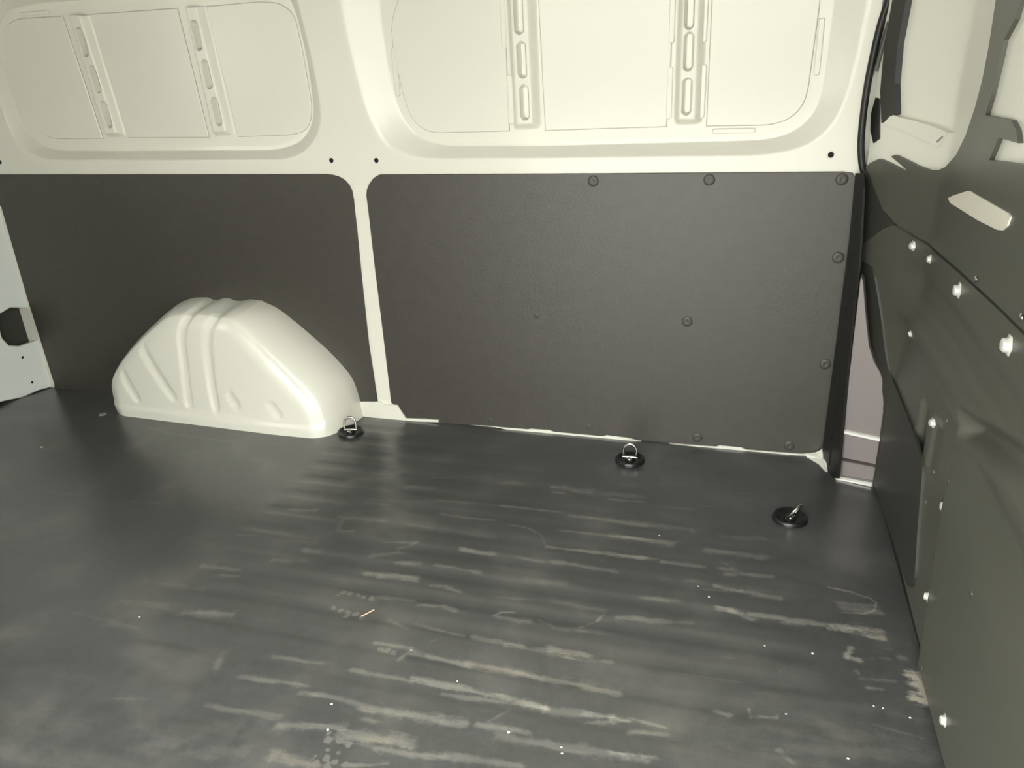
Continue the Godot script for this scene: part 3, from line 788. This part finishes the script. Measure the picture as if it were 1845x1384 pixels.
# ---------------------------------------------------------------- front corner: seal, post, gusset
func build_corner() -> void:
	var g := thing("pillar_gasket", "black rubber gasket strip between lining board and bulkhead post", "gasket")
	var ex := Vector3(0.02, 0, 0.095).normalized()
	var strip := slab(pts(GASKET), -ex, Vector3.UP, Vector3(0.2, 0, 0), 0.0, 0.0, 0.0)
	var flipped := PackedVector2Array()
	for v in pts(GASKET):
		flipped.append(Vector2(-v.x, v.y))
	strip = slab(flipped, -ex, Vector3.UP, Vector3(0.2, 0, 0), -0.006, 0.0, 0.002)
	put(strip, "strip", M.rubber, g)
	var rib := PackedVector3Array()
	for k in 12:
		var y := lerpf(0.015, 0.56, k / 11.0)
		var s := lerpf(0.066, 0.036, k / 11.0)
		rib.append(Vector3(0.199, y, 0) + ex * s)
	put(tube(rib, 0.007, 8), "bead", M.rubber, g)
	for v in pts(GASKET_DOTS):
		put(lathe([0.0042, 0.0, 0.003, 0.002, 0.0, 0.0026], 10), "rivet", M.zinc, g).transform = Transform3D(Basis(Vector3.FORWARD, -PI * 0.5), Vector3(0.1985, v.y, 0) + ex * v.x)
	var hook := PackedVector2Array()
	for v in pts(GASKET_HOOK):
		hook.append(Vector2(-v.x, v.y))
	put(slab(hook, -ex, Vector3.UP, Vector3(0.199, 0, 0), -0.002, 0.002, 0.0008), "clip", M.white, g)

	var u := thing("corner_gusset", "small white painted gusset flaring at the floor corner by the bulkhead", "gusset")
	var pt := [Vector3(0.162, 0.006, 0.005), Vector3(0.184, 0.0115, 0.0055), Vector3(0.1995, 0.0255, 0.010), Vector3(0.2005, 0.008, 0.022), Vector3(0.2035, 0.012, 0.040), Vector3(0.2055, 0.001, 0.071), Vector3(0.202, 0.0005, 0.074), Vector3(0.189, 0.0005, 0.040), Vector3(0.166, 0.0005, 0.012)]
	var st := begin()
	var apex := Vector3(0.1955, 0.007, 0.026)
	for i in pt.size():
		var a: Vector3 = pt[i]
		var b: Vector3 = pt[(i + 1) % pt.size()]
		tri(st, apex, a, b, Vector3(-0.6, 0.6, 0.5))
		tri(st, Vector3(0.203, 0.0, 0.02), a, b, Vector3(0.6, -0.6, -0.5))
	put(st.commit(), "gusset_plate", M.white, u)

	var p := thing("corner_post", "grey painted post with mauve reflection put into its colour, and ledges between gasket and bulkhead lining", "post")
	var px := Vector3(0.07, 0, 0.019).normalized()
	var po := Vector3(0.20, 0, 0.092)
	put(slab(pts(POST_FACE), px, Vector3.UP, po, -0.02, 0.0, 0.001), "upper_face", M.post, p)
	put(slab(pts(POST_LEDGE), px, Vector3.UP, po, -0.02, 0.006, 0.0025), "ledge", M.zinc, p)
	put(slab(pts(POST_MID), px, Vector3.UP, po, -0.02, 0.001, 0.002), "middle_face", M.post, p)
	put(slab(pts(POST_LOWER), px, Vector3.UP, po, -0.02, 0.002, 0.002), "lower_face", M.post, p)
	put(slab(pts(POST_FOOT), px, Vector3.UP, po, -0.02, 0.004, 0.003), "foot_rail", M.zinc, p)

# ---------------------------------------------------------------- bulkhead
func on_sheet(v: Vector2, lift: float) -> Transform3D:
	# local y looks out of the bulkhead towards the bay
	var e := 0.004
	var dz := (liner_lower_x(v.x + e, v.y) - liner_lower_x(v.x - e, v.y)) / (2.0 * e)
	var dy := (liner_lower_x(v.x, v.y + e) - liner_lower_x(v.x, v.y - e)) / (2.0 * e)
	var n := Vector3(-1, dy, dz).normalized()
	var side := n.cross(Vector3.UP).normalized()
	return Transform3D(Basis(side, n, side.cross(n)), Vector3(liner_lower_x(v.x, v.y), v.y, v.x) + n * lift)

func build_bulkhead() -> void:
	var b := thing("bulkhead", "white steel bulkhead behind dark grey lining sheets at the front of the bay", "bulkhead")
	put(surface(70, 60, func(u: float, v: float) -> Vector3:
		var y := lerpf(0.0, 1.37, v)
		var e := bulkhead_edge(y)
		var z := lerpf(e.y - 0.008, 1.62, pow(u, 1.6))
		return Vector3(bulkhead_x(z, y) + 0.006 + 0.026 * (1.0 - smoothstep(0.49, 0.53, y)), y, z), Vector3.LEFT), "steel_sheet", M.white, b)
	put(box(Vector3(0.336, -0.05, -0.05), Vector3(0.36, 1.38, 1.66)), "backing_sheet", M.white, b)
	var seal := PackedVector2Array([Vector2(0.209, 0.615), Vector2(0.2005, 0.64), Vector2(0.1945, 0.69), Vector2(0.1945, 0.775), Vector2(0.202, 0.862), Vector2(0.212, 0.916), Vector2(0.24, 1.05), Vector2(0.26, 1.25)])
	var path := PackedVector3Array()
	for v in smooth_path(seal, 6):
		path.append(Vector3(v.x + 0.003, v.y, 0.002))
	put(tube(path, 0.0065, 10), "edge_seal", M.rubber, b)
	var pad := PackedVector3Array([Vector3(0.208, 0.80, 0.006), Vector3(0.214, 0.84, 0.008), Vector3(0.220, 0.88, 0.008), Vector3(0.226, 0.91, 0.006)])
	put(tube(pad, 0.0042, 8), "seal_lip", M.liner, b)
	put(on_bulkhead(pts(HOLE_SLOT), -0.004, 0.002, 0.02, bulkhead_x), "slot", M.rubber, b)
	put(on_bulkhead(pts(WINDOW_RUBBER), 0.004, 0.010, 0.02, bulkhead_x), "window_rubber", M.rubber, b)
	put(on_bulkhead(pts(LEDGE), 0.004, 0.010, 0.02, bulkhead_x), "ledge", M.white, b)
	put(on_bulkhead(pts(LEDGE_NOTCH), 0.0045, 0.003, 0.02, bulkhead_x), "notch", M.post, b)

	var l := put(on_bulkhead(pts(LINER_UPPER), 0.0, 0.006, 0.02, bulkhead_x), "upper_lining", M.liner, b)
	l.set_meta("label", "dark grey upper lining sheet with curved cutouts and a pale plate")
	put(on_bulkhead(pts(CORNER_FILLER), 0.001, 0.006, 0.02, bulkhead_x), "corner_filler", M.guard, b)
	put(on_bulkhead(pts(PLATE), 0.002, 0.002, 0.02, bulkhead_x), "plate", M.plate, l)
	var w := put(on_bulkhead(pts(LINER_LOWER), 0.002, 0.012, 0.005, liner_lower_x), "lower_lining", M.liner, b)
	w.set_meta("label", "dark grey lower lining sheet with pressed swages and bright screws")
	put(on_bulkhead(chaikin(pts(EDGE_GUARD), 2, 1.2), 0.006, 0.004, 0.01, bulkhead_x), "edge_guard", M.guard, w)
	put(box(Vector3(0.296, 0.0, 0.14), Vector3(0.31, 0.02, 1.6)), "foot_rail", M.rubber, w)
	var head := lathe([0.0098, 0.0, 0.0098, 0.0012, 0.0066, 0.0018, 0.0062, 0.0055, 0.005, 0.0066, 0.0, 0.0068], 6)
	var screws := pts(SCREWS)
	var sizes := [1.0, 0.9, 1.25, 1.35, 0.85, 0.85, 1.0, 0.9, 0.85, 0.95]
	for i in screws.size():
		var o := put(head, "screw", M.zinc, w)
		o.transform = on_sheet(screws[i], 0.001)
		o.scale = Vector3.ONE * sizes[i]
	var dome := lathe([0.0050, 0.0, 0.0042, 0.0014, 0.0022, 0.0024, 0.0, 0.0027], 10)
	for v in pts(SMALL_SCREWS):
		put(dome, "rivet", M.steel, w).transform = on_sheet(v, 0.001)

# ---------------------------------------------------------------- linings on the far wall
func build_linings() -> void:
	var cap := lathe([0.0125, 0.0, 0.0122, 0.0012, 0.0095, 0.0026, 0.0050, 0.0034, 0.0028, 0.0022, 0.0, 0.0022], 18)
	var r := thing("lining_board", "dark grey plywood lining board behind the white wheel arch", "panel", Vector3.ZERO, "lining boards on the far wall")
	put(slab(pts(PANEL_REAR), Vector3.RIGHT, Vector3.UP, Vector3.ZERO, -0.0042, 0.001, 0.0008), "board", M.panel, r)
	for v in pts(PANEL_REAR_FIX):
		var o := put(cap, "button_rivet", M.fixing, r)
		o.transform = Transform3D(Basis(Vector3.RIGHT, PI * 0.5), Vector3(v.x, v.y, 0.001))
		o.scale = Vector3(0.6, 0.6, 0.6)
	for v in pts(PANEL_REAR_CLIPS):
		put(slab(rounded(0.011, 0.022, 0.004), Vector3.RIGHT, Vector3.UP, Vector3(v.x, v.y, 0), 0.0, 0.005, 0.001), "clip", M.plug, r)
	var f := thing("lining_board", "large dark grey plywood lining board held by button rivets, beside bulkhead", "panel", Vector3.ZERO, "lining boards on the far wall")
	put(slab(pts(PANEL_FRONT), Vector3.RIGHT, Vector3.UP, Vector3.ZERO, -0.0042, 0.001, 0.0008), "board", M.panel, f)
	var i := 0
	for v in pts(PANEL_FRONT_FIX):
		var o := put(cap, "button_rivet", M.fixing, f)
		o.transform = Transform3D(Basis(Vector3.RIGHT, PI * 0.5), Vector3(v.x, v.y, 0.001))
		o.scale = Vector3.ONE * (0.95 if i < 8 else 0.5)
		i += 1

# ---------------------------------------------------------------- wheel arch
func segment_gap(q: Vector2, a: Vector2, b: Vector2) -> float:
	return q.distance_to(Geometry2D.get_closest_point_to_segment(q, a, b))

func build_arch() -> void:
	var contact := smooth_path(pts([-1.66, 0.0, -1.668, 0.05, -1.655, 0.095, -1.60, 0.155, -1.53, 0.215, -1.44, 0.28, -1.40, 0.299, -1.35, 0.306, -1.20, 0.306, -1.165, 0.299, -1.121, 0.277, -1.036, 0.207, -0.981, 0.152, -0.943, 0.095, -0.928, 0.0]), 10)
	var front := smooth_path(pts([-1.612, 0.0, -1.620, 0.045, -1.612, 0.09, -1.565, 0.148, -1.492, 0.209, -1.405, 0.268, -1.36, 0.282, -1.30, 0.287, -1.225, 0.286, -1.185, 0.274, -1.128, 0.218, -1.035, 0.125, -0.995, 0.082, -0.980, 0.045, -0.972, 0.0]), 10)
	var grooves := []
	for g in [GROOVE_A, GROOVE_B, GROOVE_C, GROOVE_D, GROOVE_E, GROOVE_F]:
		grooves.append(pts(g))
	grooves[0].insert(0, Vector2(-1.318, 0.305))
	grooves[1].insert(0, Vector2(-1.256, 0.305))
	var nu := contact.size() - 1
	var rows := []
	var side := 14
	var face := 34
	var depth := func(q: Vector2) -> float:
		return 0.122 + 0.022 * clampf((q.x + 1.61) / 0.5, 0.0, 1.0) - 0.085 * maxf(0.0, q.y - 0.02) + 0.005 * (1.0 - smoothstep(0.022, 0.032, q.y))
	for j in side:
		var t := float(j) / side
		var row := PackedVector3Array()
		for i in nu + 1:
			var k := pow(t, 1.7)
			var q := contact[i].lerp(front[i], k)
			var d: float = depth.call(front[i]) - 0.014
			row.append(Vector3(q.x, q.y, 0.0015 + d * (1.0 - pow(1.0 - t, 1.35))))
		rows.append(row)
	for j in face + 1:
		var t := float(j) / face
		t = lerpf(t * t, t, 0.55)
		var row := PackedVector3Array()
		for i in nu + 1:
			var mid := Vector2(lerpf(-1.45, -1.12, float(i) / nu), 0.0)
			var q := front[i].lerp(mid, t)
			var inside := front[i].distance_to(q)
			var e := clampf(1.0 - inside / 0.035, 0.0, 1.0)
			row.append(Vector3(q.x, q.y, depth.call(q) - 0.014 * e * e))
		rows.append(row)
	var nv := rows.size() - 1
	var p := PackedVector3Array()
	for j in nv + 1:
		for i in nu + 1:
			var v: Vector3 = rows[j][i]
			var q := Vector2(v.x, v.y)
			var dip := 0.0
			for k in grooves.size():
				var line: PackedVector2Array = grooves[k]
				var near := 9.0
				for s in line.size() - 1:
					near = minf(near, segment_gap(q, line[s], line[s + 1]))
				dip = maxf(dip, (0.006 if k < 4 else 0.004) * (1.0 - smoothstep(0.006, 0.0155, near)))
			if dip > 0.0:
				var du: Vector3 = rows[j][mini(i + 1, nu)] - rows[j][maxi(i - 1, 0)]
				var dv: Vector3 = rows[mini(j + 1, nv)][i] - rows[maxi(j - 1, 0)][i]
				var n := du.cross(dv).normalized()
				if n.dot(Vector3(0, 0.5, 1)) < 0.0:
					n = -n
				v -= n * dip
			p.append(v)
	var o := thing("wheel_arch", "white painted steel wheel arch box with pressed grooves on the floor", "wheel arch")
	put(sheet(p, nu, nv, Vector3.BACK), "arch_shell", M.white, o)

# ---------------------------------------------------------------- lashing rings
func build_rings() -> void:
	var where := pts(RINGS)
	var names := ["round black lashing eye with upright loop beside the wheel arch", "round black lashing eye with upright loop before the lining board", "round black lashing eye with tipped loop near the bulkhead post"]
	var turn := [0.25, 0.0, 1.0]
	var tilt := [-0.1, 0.0, 0.5]
	for k in 3:
		var o := thing("lashing_eye", names[k], "lashing eye", Vector3(where[k].x + (0.008 if k == 0 else 0.0), 0.0, where[k].y + (0.008 if k == 0 else 0.0)), "floor lashing eyes")
		put(lathe([0.0, 0.0015, 0.017, 0.0015, 0.023, 0.003, 0.0265, 0.0075, 0.029, 0.0085, 0.0315, 0.0075, 0.033, 0.0035, 0.0335, 0.0], 32), "dish", M.black, o)
		put(lathe([0.011, 0.001, 0.011, 0.006, 0.008, 0.009, 0.0, 0.010], 14), "boss", M.black, o)
		var a := Basis(Vector3.UP, turn[k]) * Basis(Vector3.RIGHT, tilt[k])
		var loop := PackedVector3Array()
		for i in 25:
			var t := PI * i / 24.0
			loop.append(a * Vector3(cos(t) * 0.0145, 0.021 + sin(t) * 0.017, 0.0) + Vector3(0, 0.004, 0))
		var u := PackedVector3Array([a * Vector3(0.0145, 0.002, 0) + Vector3(0, 0.004, 0)])
		u.append_array(loop)
		u.append(a * Vector3(-0.0145, 0.002, 0) + Vector3(0, 0.004, 0))
		put(tube(u, 0.0028, 10), "loop", M.steel, o)
		put(tube(PackedVector3Array([a * Vector3(-0.0165, 0.004, 0) + Vector3(0, 0.005, 0), a * Vector3(0, 0.004, 0) + Vector3(0, 0.005, 0), a * Vector3(0.0165, 0.004, 0) + Vector3(0, 0.005, 0)]), 0.0036, 10), "hinge_pin", M.steel, o)
		put(lathe([0.005, 0.0085, 0.0045, 0.0115, 0.0, 0.012], 10), "bolt", M.steel, o).position = Vector3(0, 0, 0.009)

# ---------------------------------------------------------------- litter on the mat
func build_litter() -> void:
	var c := pts(CRUMBS)
	for i in c.size():
		var st := begin()
		var ring := []
		var s := rng.randf_range(0.0012, 0.0024)
		for k in 6:
			var a := TAU * k / 6.0 + rng.randf() * 0.5
			ring.append(Vector3(cos(a) * s * rng.randf_range(0.7, 1.5), rng.randf_range(0.0003, 0.0008), sin(a) * s))
		var top := Vector3(0, rng.randf_range(0.0014, 0.0022), 0)
		for k in 6:
			tri(st, top, ring[k], ring[(k + 1) % 6], Vector3.UP)
			tri(st, Vector3(0, -0.0003, 0), ring[k], ring[(k + 1) % 6], Vector3.DOWN)
		var o := put(st.commit(), "crumb", M.crumb, self)
		o.position = Vector3(c[i].x, 0.0, c[i].y)
		if c[i].x > -0.02:
			tag(o, "tiny pale crumb lying on the mat close to the bulkhead lining", "crumb", "pale crumbs by the bulkhead")
		else:
			tag(o, "tiny pale crumb lying among the dusty streaks of the mat", "crumb", "pale crumbs among the dusty streaks")
	var l := pts(SLIVER)
	var path := PackedVector3Array()
	for k in 3:
		path.append(Vector3(l[k].x, 0.0022 if k == 1 else 0.0016, l[k].y))
	var s := put(tube(path, 0.0014, 6, false, 0.7), "wood_sliver", M.wood, self)
	tag(s, "thin tan wood sliver lying on the dusty floor mat", "sliver")
	var g := pts(PLUG)
	var o1 := put(lathe([0.010, 0.0, 0.010, 0.002, 0.007, 0.004, 0.0, 0.0045], 16), "floor_plug", M.plug, self)
	o1.position = Vector3(g[0].x, 0, g[0].y)
	tag(o1, "small round brown plug in the mat beside the wheel arch", "plug")
	var o2 := put(lathe([0.0035, 0.0, 0.003, 0.0015, 0.0, 0.002], 8), "pebble", M.wood, self)
	o2.position = Vector3(g[1].x, 0, g[1].y)
	tag(o2, "tiny tan pebble alone on the mat behind the wheel arch", "pebble")
